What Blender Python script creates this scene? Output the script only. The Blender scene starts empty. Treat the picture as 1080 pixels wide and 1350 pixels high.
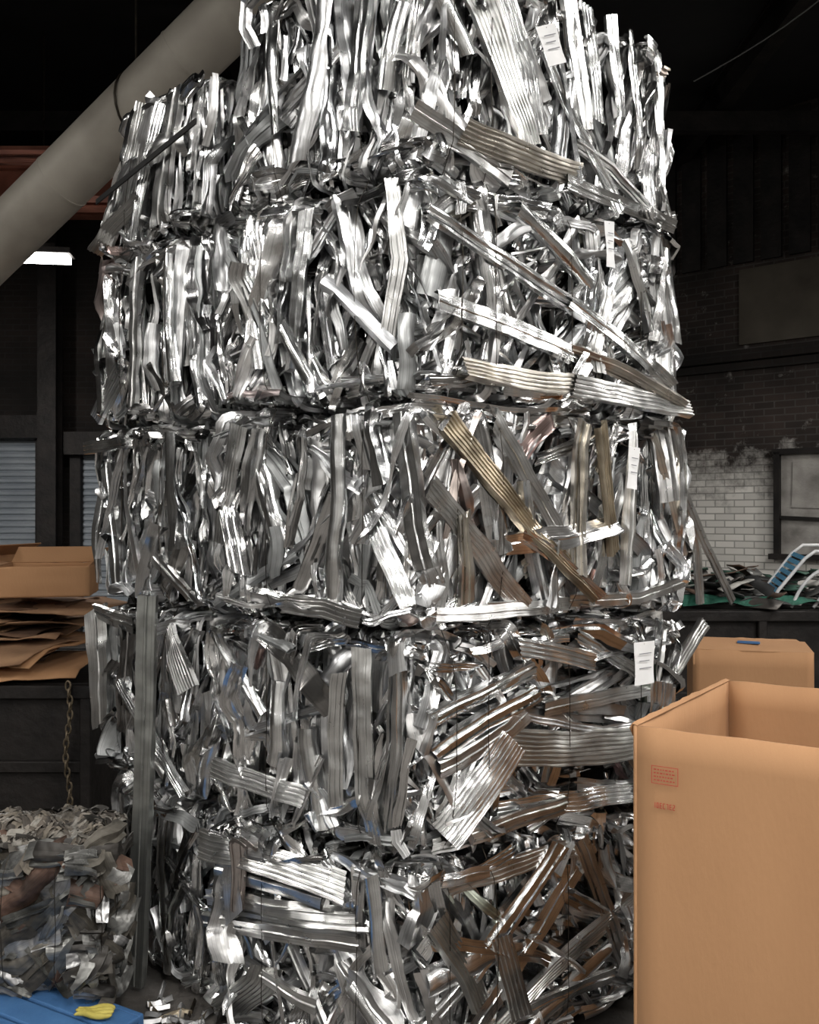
import bpy, math, random
import numpy as np
from mathutils import Vector, noise, Matrix

random.seed(7)
R = random.Random(11)
scene = bpy.context.scene
COL = scene.collection

# ------------------------------------------------------------------ materials
def new_mat(name):
    m = bpy.data.materials.new(name); m.use_nodes = True
    nt = m.node_tree
    return m, nt, nt.nodes['Principled BSDF']

def ramp(nt, stops):
    r = nt.nodes.new('ShaderNodeValToRGB')
    els = r.color_ramp.elements
    while len(els) < len(stops): els.new(0.5)
    for e, (p, c) in zip(els, stops):
        e.position = p; e.color = (c[0], c[1], c[2], 1)
    return r

def noisy_mat(name, c1, c2, scale=5, rough=.8, metal=0, bump=.2, bscale=40, c3=None, detail=6, stretch=None):
    m, nt, b = new_mat(name)
    tc = nt.nodes.new('ShaderNodeTexCoord')
    src = tc.outputs['Object']
    if stretch:
        mp = nt.nodes.new('ShaderNodeMapping'); mp.inputs['Scale'].default_value = stretch
        nt.links.new(src, mp.inputs[0]); src = mp.outputs[0]
    n = nt.nodes.new('ShaderNodeTexNoise'); n.inputs['Scale'].default_value = scale; n.inputs['Detail'].default_value = detail
    nt.links.new(src, n.inputs['Vector'])
    st = [(.3, c1), (.7, c2)] if c3 is None else [(.3, c1), (.52, c2), (.72, c3)]
    r = ramp(nt, st)
    nt.links.new(n.outputs['Fac'], r.inputs[0]); nt.links.new(r.outputs[0], b.inputs['Base Color'])
    b.inputs['Roughness'].default_value = rough; b.inputs['Metallic'].default_value = metal
    if bump:
        n2 = nt.nodes.new('ShaderNodeTexNoise'); n2.inputs['Scale'].default_value = bscale; n2.inputs['Detail'].default_value = 5
        nt.links.new(src, n2.inputs['Vector'])
        bp = nt.nodes.new('ShaderNodeBump'); bp.inputs['Strength'].default_value = bump; bp.inputs['Distance'].default_value = .02
        nt.links.new(n2.outputs['Fac'], bp.inputs['Height']); nt.links.new(bp.outputs[0], b.inputs['Normal'])
    return m

def attr_metal(name, bump=.3, dirt=.66, bsc=11):
    """sheet metal: per-strip tint / roughness / metalness, extrusion streaks running along each strip"""
    m, nt, b = new_mat(name)
    a = nt.nodes.new('ShaderNodeAttribute'); a.attribute_name = 'tint'
    q = nt.nodes.new('ShaderNodeAttribute'); q.attribute_name = 'props'
    sep = nt.nodes.new('ShaderNodeSeparateColor'); nt.links.new(q.outputs['Color'], sep.inputs[0])
    tc = nt.nodes.new('ShaderNodeTexCoord')
    n = nt.nodes.new('ShaderNodeTexNoise'); n.inputs['Scale'].default_value = 9; n.inputs['Detail'].default_value = 7
    nt.links.new(tc.outputs['Object'], n.inputs['Vector'])
    r = ramp(nt, [(.35, (dirt,) * 3), (.58, (1, 1, 1))])
    nt.links.new(n.outputs['Fac'], r.inputs[0])
    st = nt.nodes.new('ShaderNodeTexNoise'); st.noise_dimensions = '1D'; st.inputs['Scale'].default_value = 150; st.inputs['Detail'].default_value = 3
    nt.links.new(sep.outputs[2], st.inputs['W'])
    rs = ramp(nt, [(.38, (.78, .78, .78)), (.5, (1, 1, 1))]); nt.links.new(st.outputs['Fac'], rs.inputs[0])
    mx0 = nt.nodes.new('ShaderNodeMix'); mx0.data_type = 'RGBA'; mx0.blend_type = 'MULTIPLY'; mx0.inputs[0].default_value = 1
    nt.links.new(r.outputs[0], mx0.inputs[6]); nt.links.new(rs.outputs[0], mx0.inputs[7])
    mx = nt.nodes.new('ShaderNodeMix'); mx.data_type = 'RGBA'; mx.blend_type = 'MULTIPLY'; mx.inputs[0].default_value = 1
    nt.links.new(a.outputs['Color'], mx.inputs[6]); nt.links.new(mx0.outputs[2], mx.inputs[7])
    nt.links.new(mx.outputs[2], b.inputs['Base Color'])
    ad = nt.nodes.new('ShaderNodeMath'); ad.operation = 'MULTIPLY_ADD'
    n3 = nt.nodes.new('ShaderNodeTexNoise'); n3.inputs['Scale'].default_value = 30; n3.inputs['Detail'].default_value = 4
    nt.links.new(tc.outputs['Object'], n3.inputs['Vector'])
    nt.links.new(n3.outputs['Fac'], ad.inputs[0]); ad.inputs[1].default_value = .16
    nt.links.new(sep.outputs[0], ad.inputs[2])
    sb = nt.nodes.new('ShaderNodeMath'); sb.operation = 'SUBTRACT'; sb.inputs[1].default_value = .06
    nt.links.new(ad.outputs[0], sb.inputs[0]); nt.links.new(sb.outputs[0], b.inputs['Roughness'])
    nt.links.new(sep.outputs[1], b.inputs['Metallic'])
    n2 = nt.nodes.new('ShaderNodeTexNoise'); n2.inputs['Scale'].default_value = bsc; n2.inputs['Detail'].default_value = 1
    nt.links.new(tc.outputs['Object'], n2.inputs['Vector'])
    bp = nt.nodes.new('ShaderNodeBump'); bp.inputs['Strength'].default_value = bump; bp.inputs['Distance'].default_value = .03
    nt.links.new(n2.outputs['Fac'], bp.inputs['Height'])
    bp2 = nt.nodes.new('ShaderNodeBump'); bp2.inputs['Strength'].default_value = .22; bp2.inputs['Distance'].default_value = .002
    nt.links.new(st.outputs['Fac'], bp2.inputs['Height']); nt.links.new(bp.outputs[0], bp2.inputs['Normal'])
    nt.links.new(bp2.outputs[0], b.inputs['Normal'])
    return m

M_ALU = attr_metal('crushed_aluminum')
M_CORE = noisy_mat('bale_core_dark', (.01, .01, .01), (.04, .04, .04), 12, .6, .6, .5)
M_WIRE = noisy_mat('tie_wire', (.02, .018, .015), (.05, .04, .03), 30, .5, .8, 0)
M_STRAP = noisy_mat('black_strap', (.006, .006, .006), (.015, .015, .015), 30, .45, 0, 0)
M_TAG = noisy_mat('paper_tag', (.72, .73, .74), (.85, .85, .85), 8, .7, 0, .05)
M_TAGD = noisy_mat('paper_tag_dirty', (.2, .18, .14), (.32, .29, .24), 12, .8, 0, .05)
M_INK = noisy_mat('tag_ink', (.15, .15, .17), (.25, .25, .27), 30, .8, 0, 0)
M_CARD = noisy_mat('cardboard', (.36, .19, .09), (.43, .235, .115), 3, .85, 0, .06, 90, stretch=(1, 1, .3))
M_CARD2 = noisy_mat('cardboard_worn', (.16, .085, .045), (.34, .2, .11), 4, .9, 0, .15, 40)
M_CARD3 = noisy_mat('cardboard_dark', (.05, .028, .016), (.15, .08, .045), 4, .9, 0, .2, 40)
M_RED = noisy_mat('red_ink', (.38, .04, .025), (.45, .06, .04), 40, .8, 0, 0)
M_PIPE = noisy_mat('duct_paint', (.26, .235, .20), (.38, .35, .30), 2.5, .5, .1, .1, 12, c3=(.32, .29, .25))
M_STEEL = noisy_mat('dark_steel', (.006, .005, .005), (.024, .02, .018), 5, .6, .4, .3, 20)
M_RUST = noisy_mat('red_beam', (.15, .05, .03), (.30, .11, .07), 4, .7, .05, .2, 20)
M_CEIL = noisy_mat('ceiling_dark', (.005, .005, .006), (.014, .0135, .015), 1.2, .8, 0, .2, 8)
M_FLOOR = noisy_mat('floor_concrete', (.022, .020, .018), (.09, .082, .074), 2.5, .7, 0, .5, 18, c3=(.05, .045, .04), detail=10)
M_BLUE = noisy_mat('blue_plastic', (.03, .09, .22), (.06, .16, .34), 6, .5, 0, .1)
M_YEL = noisy_mat('yellow_rag', (.35, .29, .05), (.55, .47, .12), 12, .8, 0, .4)
M_GREEN = noisy_mat('green_tarp', (.01, .06, .04), (.03, .15, .10), 10, .6, 0, .4)
M_WHITE = noisy_mat('white_tube', (.5, .52, .54), (.7, .7, .7), 10, .4, 0, 0)
M_WEB = noisy_mat('blue_webbing', (.05, .22, .4), (.15, .4, .6), 20, .6, 0, 0)

def brick_mat(name, c1, c2, mortar, white=False, hi=2.65):
    m, nt, b = new_mat(name)
    tc = nt.nodes.new('ShaderNodeTexCoord')
    sx = nt.nodes.new('ShaderNodeSeparateXYZ'); cx = nt.nodes.new('ShaderNodeCombineXYZ')
    nt.links.new(tc.outputs['Object'], sx.inputs[0])
    nt.links.new(sx.outputs[0], cx.inputs[0]); nt.links.new(sx.outputs[2], cx.inputs[1])
    br = nt.nodes.new('ShaderNodeTexBrick')
    br.inputs['Color1'].default_value = (*c1, 1); br.inputs['Color2'].default_value = (*c2, 1); br.inputs['Mortar'].default_value = (*mortar, 1)
    br.inputs['Scale'].default_value = 1; br.inputs['Brick Width'].default_value = .22; br.inputs['Row Height'].default_value = .078
    br.inputs['Mortar Size'].default_value = .008
    nt.links.new(cx.outputs[0], br.inputs['Vector'])
    n = nt.nodes.new('ShaderNodeTexNoise'); n.inputs['Scale'].default_value = 1.3; n.inputs['Detail'].default_value = 9
    nt.links.new(tc.outputs['Object'], n.inputs['Vector'])
    r = ramp(nt, [(.35, (.3, .3, .3)), (.65, (1, 1, 1))]); nt.links.new(n.outputs['Fac'], r.inputs[0])
    mx = nt.nodes.new('ShaderNodeMix'); mx.data_type = 'RGBA'; mx.blend_type = 'MULTIPLY'; mx.inputs[0].default_value = 1
    nt.links.new(br.outputs['Color'], mx.inputs[6]); nt.links.new(r.outputs[0], mx.inputs[7])
    out = mx.outputs[2]
    if white:
        mr = nt.nodes.new('ShaderNodeMapRange'); mr.inputs[1].default_value = hi; mr.inputs[2].default_value = hi - 1.0
        nt.links.new(sx.outputs[2], mr.inputs[0])
        n2 = nt.nodes.new('ShaderNodeTexNoise'); n2.inputs['Scale'].default_value = 4.5; n2.inputs['Detail'].default_value = 12; n2.inputs['Roughness'].default_value = .7
        nt.links.new(tc.outputs['Object'], n2.inputs['Vector'])
        mm = nt.nodes.new('ShaderNodeMath'); mm.operation = 'MULTIPLY_ADD'; mm.inputs[1].default_value = 1.9
        nt.links.new(n2.outputs['Fac'], mm.inputs[0]); nt.links.new(mr.outputs[0], mm.inputs[2])
        hf = nt.nodes.new('ShaderNodeMath'); hf.operation = 'MULTIPLY'; hf.inputs[1].default_value = .5; nt.links.new(mm.outputs[0], hf.inputs[0])
        r2 = ramp(nt, [(.56, (0, 0, 0)), (.86, (1, 1, 1))]); nt.links.new(hf.outputs[0], r2.inputs[0])
        mw = nt.nodes.new('ShaderNodeMix'); mw.data_type = 'RGBA'
        nt.links.new(r2.outputs[0], mw.inputs[0]); nt.links.new(out, mw.inputs[6])
        br2 = nt.nodes.new('ShaderNodeTexBrick')
        br2.inputs['Color1'].default_value = (.85, .82, .77, 1); br2.inputs['Color2'].default_value = (.64, .62, .58, 1); br2.inputs['Mortar'].default_value = (.38, .37, .34, 1)
        br2.inputs['Scale'].default_value = 1; br2.inputs['Brick Width'].default_value = .22; br2.inputs['Row Height'].default_value = .078; br2.inputs['Mortar Size'].default_value = .007
        nt.links.new(cx.outputs[0], br2.inputs['Vector'])
        nt.links.new(br2.outputs['Color'], mw.inputs[7]); out = mw.outputs[2]
    nt.links.new(out, b.inputs['Base Color'])
    b.inputs['Roughness'].default_value = .9
    bp = nt.nodes.new('ShaderNodeBump'); bp.inputs['Strength'].default_value = .5; bp.inputs['Distance'].default_value = .01
    nt.links.new(br.outputs['Fac'], bp.inputs['Height']); bp.invert = True
    nt.links.new(bp.outputs[0], b.inputs['Normal'])
    return m

M_BRICKR = brick_mat('brick_dark_white', (.06, .042, .035), (.036, .027, .023), (.08, .07, .064), True)
M_BRICKB = brick_mat('brick_dark', (.022, .015, .012), (.015, .010, .008), (.024, .021, .019))
M_BRICKF = brick_mat('brick_pale_bounce', (.48, .475, .46), (.42, .415, .40), (.3, .3, .29))  # pale tone chosen so the unseen front wall bounces grey fill
M_BRICKS = brick_mat('brick_side', (.16, .15, .14), (.12, .11, .10), (.12, .12, .11))
M_STUCCO = noisy_mat('stucco', (.05, .042, .032), (.10, .087, .068), 2, .9, 0, .3, 20)
M_SHUT = noisy_mat('shutter_metal', (.22, .25, .28), (.32, .35, .38), 2, .5, .2, .05)
M_BOARD = noisy_mat('boarded_panel', (.12, .11, .10), (.45, .43, .4), 3, .8, 0, .2)

def emis(name, col, s):
    m, nt, b = new_mat(name)
    b.inputs['Emission Color'].default_value = (*col, 1); b.inputs['Emission Strength'].default_value = s
    b.inputs['Base Color'].default_value = (.9, .9, .9, 1)
    return m
M_LAMP = emis('lamp_diffuser', (1, .97, .92), 14)

# ------------------------------------------------------------------ helpers
def mesh_obj(name, verts, faces, mat, parent=None, smooth=False, sharp=None):
    me = bpy.data.meshes.new(name)
    me.from_pydata([tuple(v) for v in verts], [], faces); me.update()
    if smooth:
        me.polygons.foreach_set('use_smooth', [True] * len(me.polygons))
        if sharp: me.set_sharp_from_angle(angle=math.radians(sharp))
    ob = bpy.data.objects.new(name, me); COL.objects.link(ob)
    if mat: me.materials.append(mat)
    if parent: ob.parent = parent
    return ob

def empty(name, loc=(0, 0, 0)):
    e = bpy.data.objects.new(name, None); COL.objects.link(e); e.empty_display_size = .1
    return e

def add_box(V, F, c, s, rot=0.0, tilt=None):
    b = len(V)
    M = Matrix.Rotation(rot, 3, 'Z')
    if tilt: M = M @ Matrix.Rotation(tilt[0], 3, 'X') @ Matrix.Rotation(tilt[1], 3, 'Y')
    for x in (-.5, .5):
        for y in (-.5, .5):
            for z in (-.5, .5):
                V.append(Vector(c) + M @ Vector((x * s[0], y * s[1], z * s[2])))
    for f in ((0, 1, 3, 2), (4, 6, 7, 5), (0, 4, 5, 1), (2, 3, 7, 6), (0, 2, 6, 4), (1, 5, 7, 3)):
        F.append([b + i for i in f])

def add_tube(V, F, pts, r, n=8, cap=True):
    pts = [Vector(p) for p in pts]
    b = len(V)
    up = None
    for i, p in enumerate(pts):
        t = (pts[min(i + 1, len(pts) - 1)] - pts[max(i - 1, 0)]).normalized()
        if up is None: up = t.orthogonal().normalized()
        else: up = (up - t * up.dot(t)).normalized()
        sd = t.cross(up)
        rr = r[i] if isinstance(r, (list, tuple)) else r
        for k in range(n):
            a = 2 * math.pi * k / n
            V.append(p + up * math.cos(a) * rr + sd * math.sin(a) * rr)
    for i in range(len(pts) - 1):
        for k in range(n):
            k2 = (k + 1) % n
            F.append([b + i * n + k, b + i * n + k2, b + (i + 1) * n + k2, b + (i + 1) * n + k])
    if cap:
        F.append([b + k for k in range(n)][::-1]); F.append([b + (len(pts) - 1) * n + k for k in range(n)])

# ------------------------------------------------------------------ scrap strips
class Acc:
    def __init__(s): s.V = []; s.F = []; s.T = []; s.P = []; s.nv = 0

def profile(kind, w, rng):
    h = w * rng.uniform(.25, .5)
    if kind == 'ribbed':
        n = max(3, int(w / .013)); pts = []
        for i in range(n):
            x0 = -w / 2 + w * i / n; q = w / n
            pts += [(x0, 0), (x0 + q * .5, .0005), (x0 + q * .6, .0045), (x0 + q * .9, .0045)]
        pts.append((w / 2, 0)); pts = [(-w / 2, -.018)] + pts + [(w / 2, -.018)]
        return pts, False
    if kind == 'channel': return [(-w * .40, -h), (-w / 2, -h), (-w / 2, 0), (-w * .08, 0), (-w * .04, .004), (w * .04, .004), (w * .08, 0), (w / 2, 0), (w / 2, -h), (w * .40, -h)], False
    if kind == 'angle': return [(-w / 2, -h * 1.2), (-w / 2, 0), (0, .001), (w * .42, 0), (w / 2, .006)], False
    if kind == 'zed': return [(-w / 2, -h), (-w * .15, -h * .9), (-w * .1, 0), (w / 2, 0), (w / 2, h * .4)], False
    if kind == 'tube': return [(-w / 2, -h * .8), (-w / 2, -h * .1), (-w * .42, 0), (-w * .1, -.002), (w * .1, .003), (w * .42, 0), (w / 2, -h * .1), (w / 2, -h * .8)], True
    if kind == 'sheet': return [(-w / 2, -.014), (-w / 4, .003), (0, .009), (w / 4, .002), (w / 2, -.01)], False
    if kind == 'curl':
        a0 = rng.uniform(.8, 1.7); rr = w / (2 * math.sin(min(a0, 1.5)))
        return [(rr * math.sin(a), rr * (math.cos(a) - 1)) for a in [a0 * (i / 4 - 1) for i in range(9)]], False
    if kind == 'fold': return [(-w / 2, 0), (-w * .3, h * .3), (-w * .1, -h * .25), (w * .15, h * .35), (w * .3, 0), (w / 2, h * .2)], False
    if kind == 'multi': return [(-w / 2, -h), (-w / 2, 0), (-w * .25, 0), (-w * .22, h * .35), (-w * .12, h * .35), (-w * .1, 0), (w * .2, 0), (w * .22, -h * .5), (w * .3, -h * .5), (w * .33, 0), (w / 2, 0), (w / 2, -h * .6)], False
KINDS = ['ribbed', 'channel', 'channel', 'channel', 'angle', 'zed', 'tube', 'tube', 'curl', 'curl', 'fold', 'sheet', 'multi', 'multi', 'multi']

class Face:
    def __init__(s, a, b, z0, z1, lean=0, seed=0):
        s.a = np.array([a[0], a[1], z0], float); e = np.array([b[0] - a[0], b[1] - a[1], 0.])
        s.L = float(np.linalg.norm(e)); s.e = e / s.L; s.n = np.array([s.e[1], -s.e[0], 0.]); s.H = z1 - z0
        s.lean = lean; s.seed = seed

def strip(A, f, uc, vc, dc, ang, length, width, kind, crump=1., tint=(.8, .8, .8), rough=.3, metal=1., wrap=True, rng=R, roll=None, marg=.036, kink=1.0, curve=None, zup=None):
    n = max(6, int(length / .019)); ds = length / (n - 1)
    s = np.linspace(-length / 2, length / 2, n)
    th = np.full(n, ang)
    if curve is None: curve = rng.gauss(0, .4) * kink
    th = th + curve * s
    for _ in range(rng.choice([0, 0, 1, 1, 2])):
        sk = rng.uniform(-length / 2, length / 2); dl = rng.gauss(0, .38) * kink
        th = th + np.where(s > sk, dl, 0) * (1 if sk > 0 else 0) - np.where(s < sk, dl, 0) * (1 if sk <= 0 else 0)
    u = np.cumsum(np.sin(th)) * ds; v = np.cumsum(np.cos(th)) * ds
    m = n // 2
    u = u - u[m] + uc; v = v - v[m] + vc
    d = np.full(n, dc)
    d = d + rng.uniform(.0, 1) * .009 * crump * np.sin(s / rng.uniform(.05, .14) + rng.uniform(0, 6))
    tw = np.zeros(n)
    for _ in range(rng.choice([0, 1, 2, 2, 3])):
        sk = rng.uniform(-length / 2, length / 2); sg = rng.uniform(-.2, .6) * crump
        d = d - np.maximum(0, (s - sk) * (1 if sk > 0 else -1)) * sg
        tw = tw + np.clip(((s - sk) * (1 if sk > 0 else -1)) / .06, 0, 1) * rng.gauss(0, .6) * crump
    d = np.clip(d, -.22, max(.05, dc + .012))
    if wrap:
        j = rng.uniform(-.014, .014) ; j2 = rng.uniform(-.014, .014)
        hi = f.H - marg + j; lo = marg - j2
        ov = np.maximum(0, v - hi) + np.maximum(0, lo - v)
        v = np.clip(v, lo, hi) + np.clip(ov, 0, .02) * np.sign(v - f.H / 2) * .3
        uh = f.L + rng.uniform(-.005, .018); ul = -rng.uniform(-.005, .018)
        ou = np.maximum(0, u - uh) + np.maximum(0, ul - u)
        u = np.clip(u, ul, uh)
        d = d - ov * .95 - ou * .9
        keep = (ov + ou) < .12
        if keep.sum() < 4: return
        idx = np.where(keep)[0]; i0, i1 = idx[0], idx[-1] + 1
        u, v, d, s, tw = u[i0:i1], v[i0:i1], d[i0:i1], s[i0:i1], tw[i0:i1]; n = len(u)
        if n < 4: return
    u = u + f.lean * np.clip(v / f.H, 0, 1.1) * (1 - np.clip(u / f.L, 0, 1))
    P = f.a[None, :] + u[:, None] * f.e + d[:, None] * f.n + v[:, None] * np.array([0, 0, 1.])
    T = np.gradient(P, axis=0); T /= (np.linalg.norm(T, axis=1)[:, None] + 1e-9)
    N = np.zeros_like(P); m = n // 2
    N[m] = f.n - T[m] * np.dot(f.n, T[m]); N[m] /= np.linalg.norm(N[m]) + 1e-9
    for i in list(range(m + 1, n)):
        q = N[i - 1] - T[i] * np.dot(N[i - 1], T[i]); N[i] = q / (np.linalg.norm(q) + 1e-9)
    for i in range(m - 1, -1, -1):
        q = N[i + 1] - T[i] * np.dot(N[i + 1], T[i]); N[i] = q / (np.linalg.norm(q) + 1e-9)
    W = np.cross(T, N)
    if roll is None: roll = rng.gauss(0, .6)
    ph = roll + rng.gauss(0, 1.3) * s * crump + tw
    c, sn = np.cos(ph)[:, None], np.sin(ph)[:, None]
    N2 = N * c + W * sn; W2 = W * c - N * sn
    pr, closed = profile(kind, width, rng)
    if crump > 1.3: pr = [(x, y * .7) for x, y in pr]
    ws = 1 + .08 * crump * np.sin(s / rng.uniform(.03, .1) + rng.uniform(0, 6))
    hs = 1 + .5 * crump * np.sin(s / rng.uniform(.03, .09) + rng.uniform(0, 6))
    k = len(pr)
    pw = np.array([p[0] for p in pr]); phh = np.array([p[1] for p in pr])
    sl = rng.gauss(0, .25)
    X = P[:, None, :] + W2[:, None, :] * (pw[None, :] * ws[:, None])[:, :, None] + N2[:, None, :] * (phh[None, :] * hs[:, None])[:, :, None] + T[:, None, :] * (pw[None, :] * sl)[:, :, None]
    X = X.reshape(-1, 3)
    a1 = .011 * crump; a2 = .0032 * crump
    off = Vector((rng.uniform(0, 50), 0, 0)); off2 = off * .02
    out = []
    for p in X:
        vv = Vector(p)
        d1 = noise.noise_vector(vv * 10 + off2 * 3) * a1; d2 = noise.noise_vector(vv * 24 + off) * a2
        w = vv + d1 + d2
        out.append((w.x, w.y, w.z))
    b = A.nv; A.V += out; A.nv += len(out)
    kk = k if closed else k - 1
    for i in range(n - 1):
        r0 = b + i * k; r1 = r0 + k
        for j in range(kk):
            j2 = (j + 1) % k
            A.F.append((r0 + j, r0 + j2, r1 + j2, r1 + j))
    A.T += [(*tint, 1.)] * len(out)
    o3 = rng.uniform(0, 3); arc = [0.0]
    for q in range(1, k): arc.append(arc[-1] + math.hypot(pr[q][0] - pr[q - 1][0], pr[q][1] - pr[q - 1][1]))
    row = [(rough, metal, o3 + x, 1.) for x in arc]
    A.P += row * n

def finish(A, name, mat, sharp=38):
    ob = mesh_obj(name, A.V, A.F, mat, None, True, sharp)
    me = ob.data
    ca = me.attributes.new('tint', 'FLOAT_COLOR', 'POINT'); ca.data.foreach_set('color', np.array(A.T, np.float32).ravel())
    cb = me.attributes.new('props', 'FLOAT_COLOR', 'POINT'); cb.data.foreach_set('color', np.array(A.P, np.float32).ravel())
    return ob

def rtint(rng, warm=.08):
    g = rng.choice([.96, .94, .92, .86, .76, .64]) * rng.uniform(.94, 1.03)
    if rng.random() < warm: return (.66 * rng.uniform(.8, 1.1), .61 * rng.uniform(.85, 1.), .52), rng.uniform(.25, .4), 1.
    if rng.random() < .06: return (.36, .37, .37), .4, .7
    c = rng.uniform(-.012, .006)
    return (min(1, g + c), min(1, g), min(1, g - c * 1.2)), rng.choice([.14, .18, .22, .28, .34]), 1.

def fill(A, f, dens, ang, spread, warm=.08, rng=R, chaos=.16, lens=(.22, .75), small=.22):
    area = f.L * f.H; N = int(area * dens)
    for i in range(N):
        q = i / N
        uc = rng.uniform(0, f.L); vc = rng.uniform(0.02, f.H - .02)
        dc = -.15 + .17 * q + rng.uniform(-.035, .015)
        dc += .035 * noise.noise(Vector((uc * 4, vc * 4, f.seed)))
        t, r, m = rtint(rng, warm)
        if rng.random() < chaos: a = rng.uniform(-1.6, 1.6)
        else: a = math.radians(rng.gauss(ang, spread))
        if rng.random() < small:
            strip(A, f, uc, vc, dc + .01, a, rng.uniform(.1, .28), rng.uniform(.02, .05), rng.choice(KINDS), 1.3, t, r, m, rng=rng, roll=rng.gauss(0, .9))
        else:
            cr = rng.uniform(.2, .95) if rng.random() < .7 else rng.uniform(.9, 1.5)
            strip(A, f, uc, vc, dc, a, rng.uniform(*lens), rng.choice([rng.uniform(.026, .044), rng.uniform(.04, .066), rng.uniform(.06, .092)]), rng.choice(KINDS), cr, t, r, m, rng=rng)

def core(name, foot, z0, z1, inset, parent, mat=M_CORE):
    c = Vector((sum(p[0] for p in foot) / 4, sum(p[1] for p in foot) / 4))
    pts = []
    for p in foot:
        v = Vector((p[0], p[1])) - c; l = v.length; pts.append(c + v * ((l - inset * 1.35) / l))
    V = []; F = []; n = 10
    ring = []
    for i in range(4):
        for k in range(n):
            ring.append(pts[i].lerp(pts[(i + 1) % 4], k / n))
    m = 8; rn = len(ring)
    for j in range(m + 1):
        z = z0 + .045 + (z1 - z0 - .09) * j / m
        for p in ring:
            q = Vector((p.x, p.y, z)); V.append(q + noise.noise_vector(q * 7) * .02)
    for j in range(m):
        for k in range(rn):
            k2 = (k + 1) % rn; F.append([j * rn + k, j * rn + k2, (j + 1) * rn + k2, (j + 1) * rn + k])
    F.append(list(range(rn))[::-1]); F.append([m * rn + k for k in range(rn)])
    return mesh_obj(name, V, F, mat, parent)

def wires(f, us, parent, dd=.04, r=.0013, rng=R):
    V = []; F = []
    for u in us:
        pts = []
        du = rng.uniform(-.02, .02)
        for i in range(9):
            t = i / 8; uu = u * f.L + du * math.sin(t * 3) + rng.uniform(-.002, .002)
            uu += f.lean * t * (1 - u)
            dp = dd - .06 * (abs(t - .5) * 2) ** 6
            pts.append(f.a + f.e * uu + f.n * dp + np.array([0, 0, 1.]) * (f.H * t))
        add_tube(V, F, pts, r, 5)
    return mesh_obj('tie_wires', V, F, M_WIRE, parent)

def tag(f, u, v, w, h, tilt, parent, mat=M_TAG, d=.095):
    V = []; F = []
    c = f.a + f.e * (u * f.L) + np.array([0, 0, 1.]) * (v * f.H) + f.n * d
    def at(x, y, o=0.):
        xx = x * math.cos(tilt) - y * math.sin(tilt); yy = x * math.sin(tilt) + y * math.cos(tilt)
        return c + f.e * xx + np.array([0, 0, 1.]) * yy + f.n * o
    for j in range(5):
        for i in range(4):
            V.append(at((i / 3 - .5) * w, (j / 4 - .5) * h, .003 * math.sin(j * 1.2 + i)))
    for j in range(4):
        for i in range(3):
            F.append([j * 4 + i, j * 4 + i + 1, (j + 1) * 4 + i + 1, (j + 1) * 4 + i])
    top = Vector(at(0, h / 2 - .008))
    ob = mesh_obj('paper_tag', V, F, mat, parent, True)
    V2 = []; F2 = []
    add_tube(V2, F2, [top, top + Vector(f.n) * -.05 + Vector((0, 0, .02)), top + Vector(f.n) * -.1 + Vector((0, 0, .025))], .0015, 5)
    mesh_obj('tag_wire', V2, F2, M_WIRE, parent)
    V3 = []; F3 = []
    for q in range(3):
        y = h * (.22 - q * .17); b = len(V3); xr = w * (.3 - .1 * (q % 2))
        V3 += [at(-w * .32, y, .0055), at(xr, y, .0055), at(xr, y + .003, .0055), at(-w * .32, y + .003, .0055)]; F3.append([b, b + 1, b + 2, b + 3])
    mesh_obj('tag_writing', V3, F3, M_INK, parent)
    return ob

# ------------------------------------------------------------------ bale stack
H = .68
C0 = Vector((.035, 2.57)); R0 = Vector((.97, 3.23)); L0 = Vector((-.655, 2.99))
K0 = Vector((-.70, 3.06)); K1 = Vector((-1.235, 3.57)); KD = Vector((.78, .60))

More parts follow.
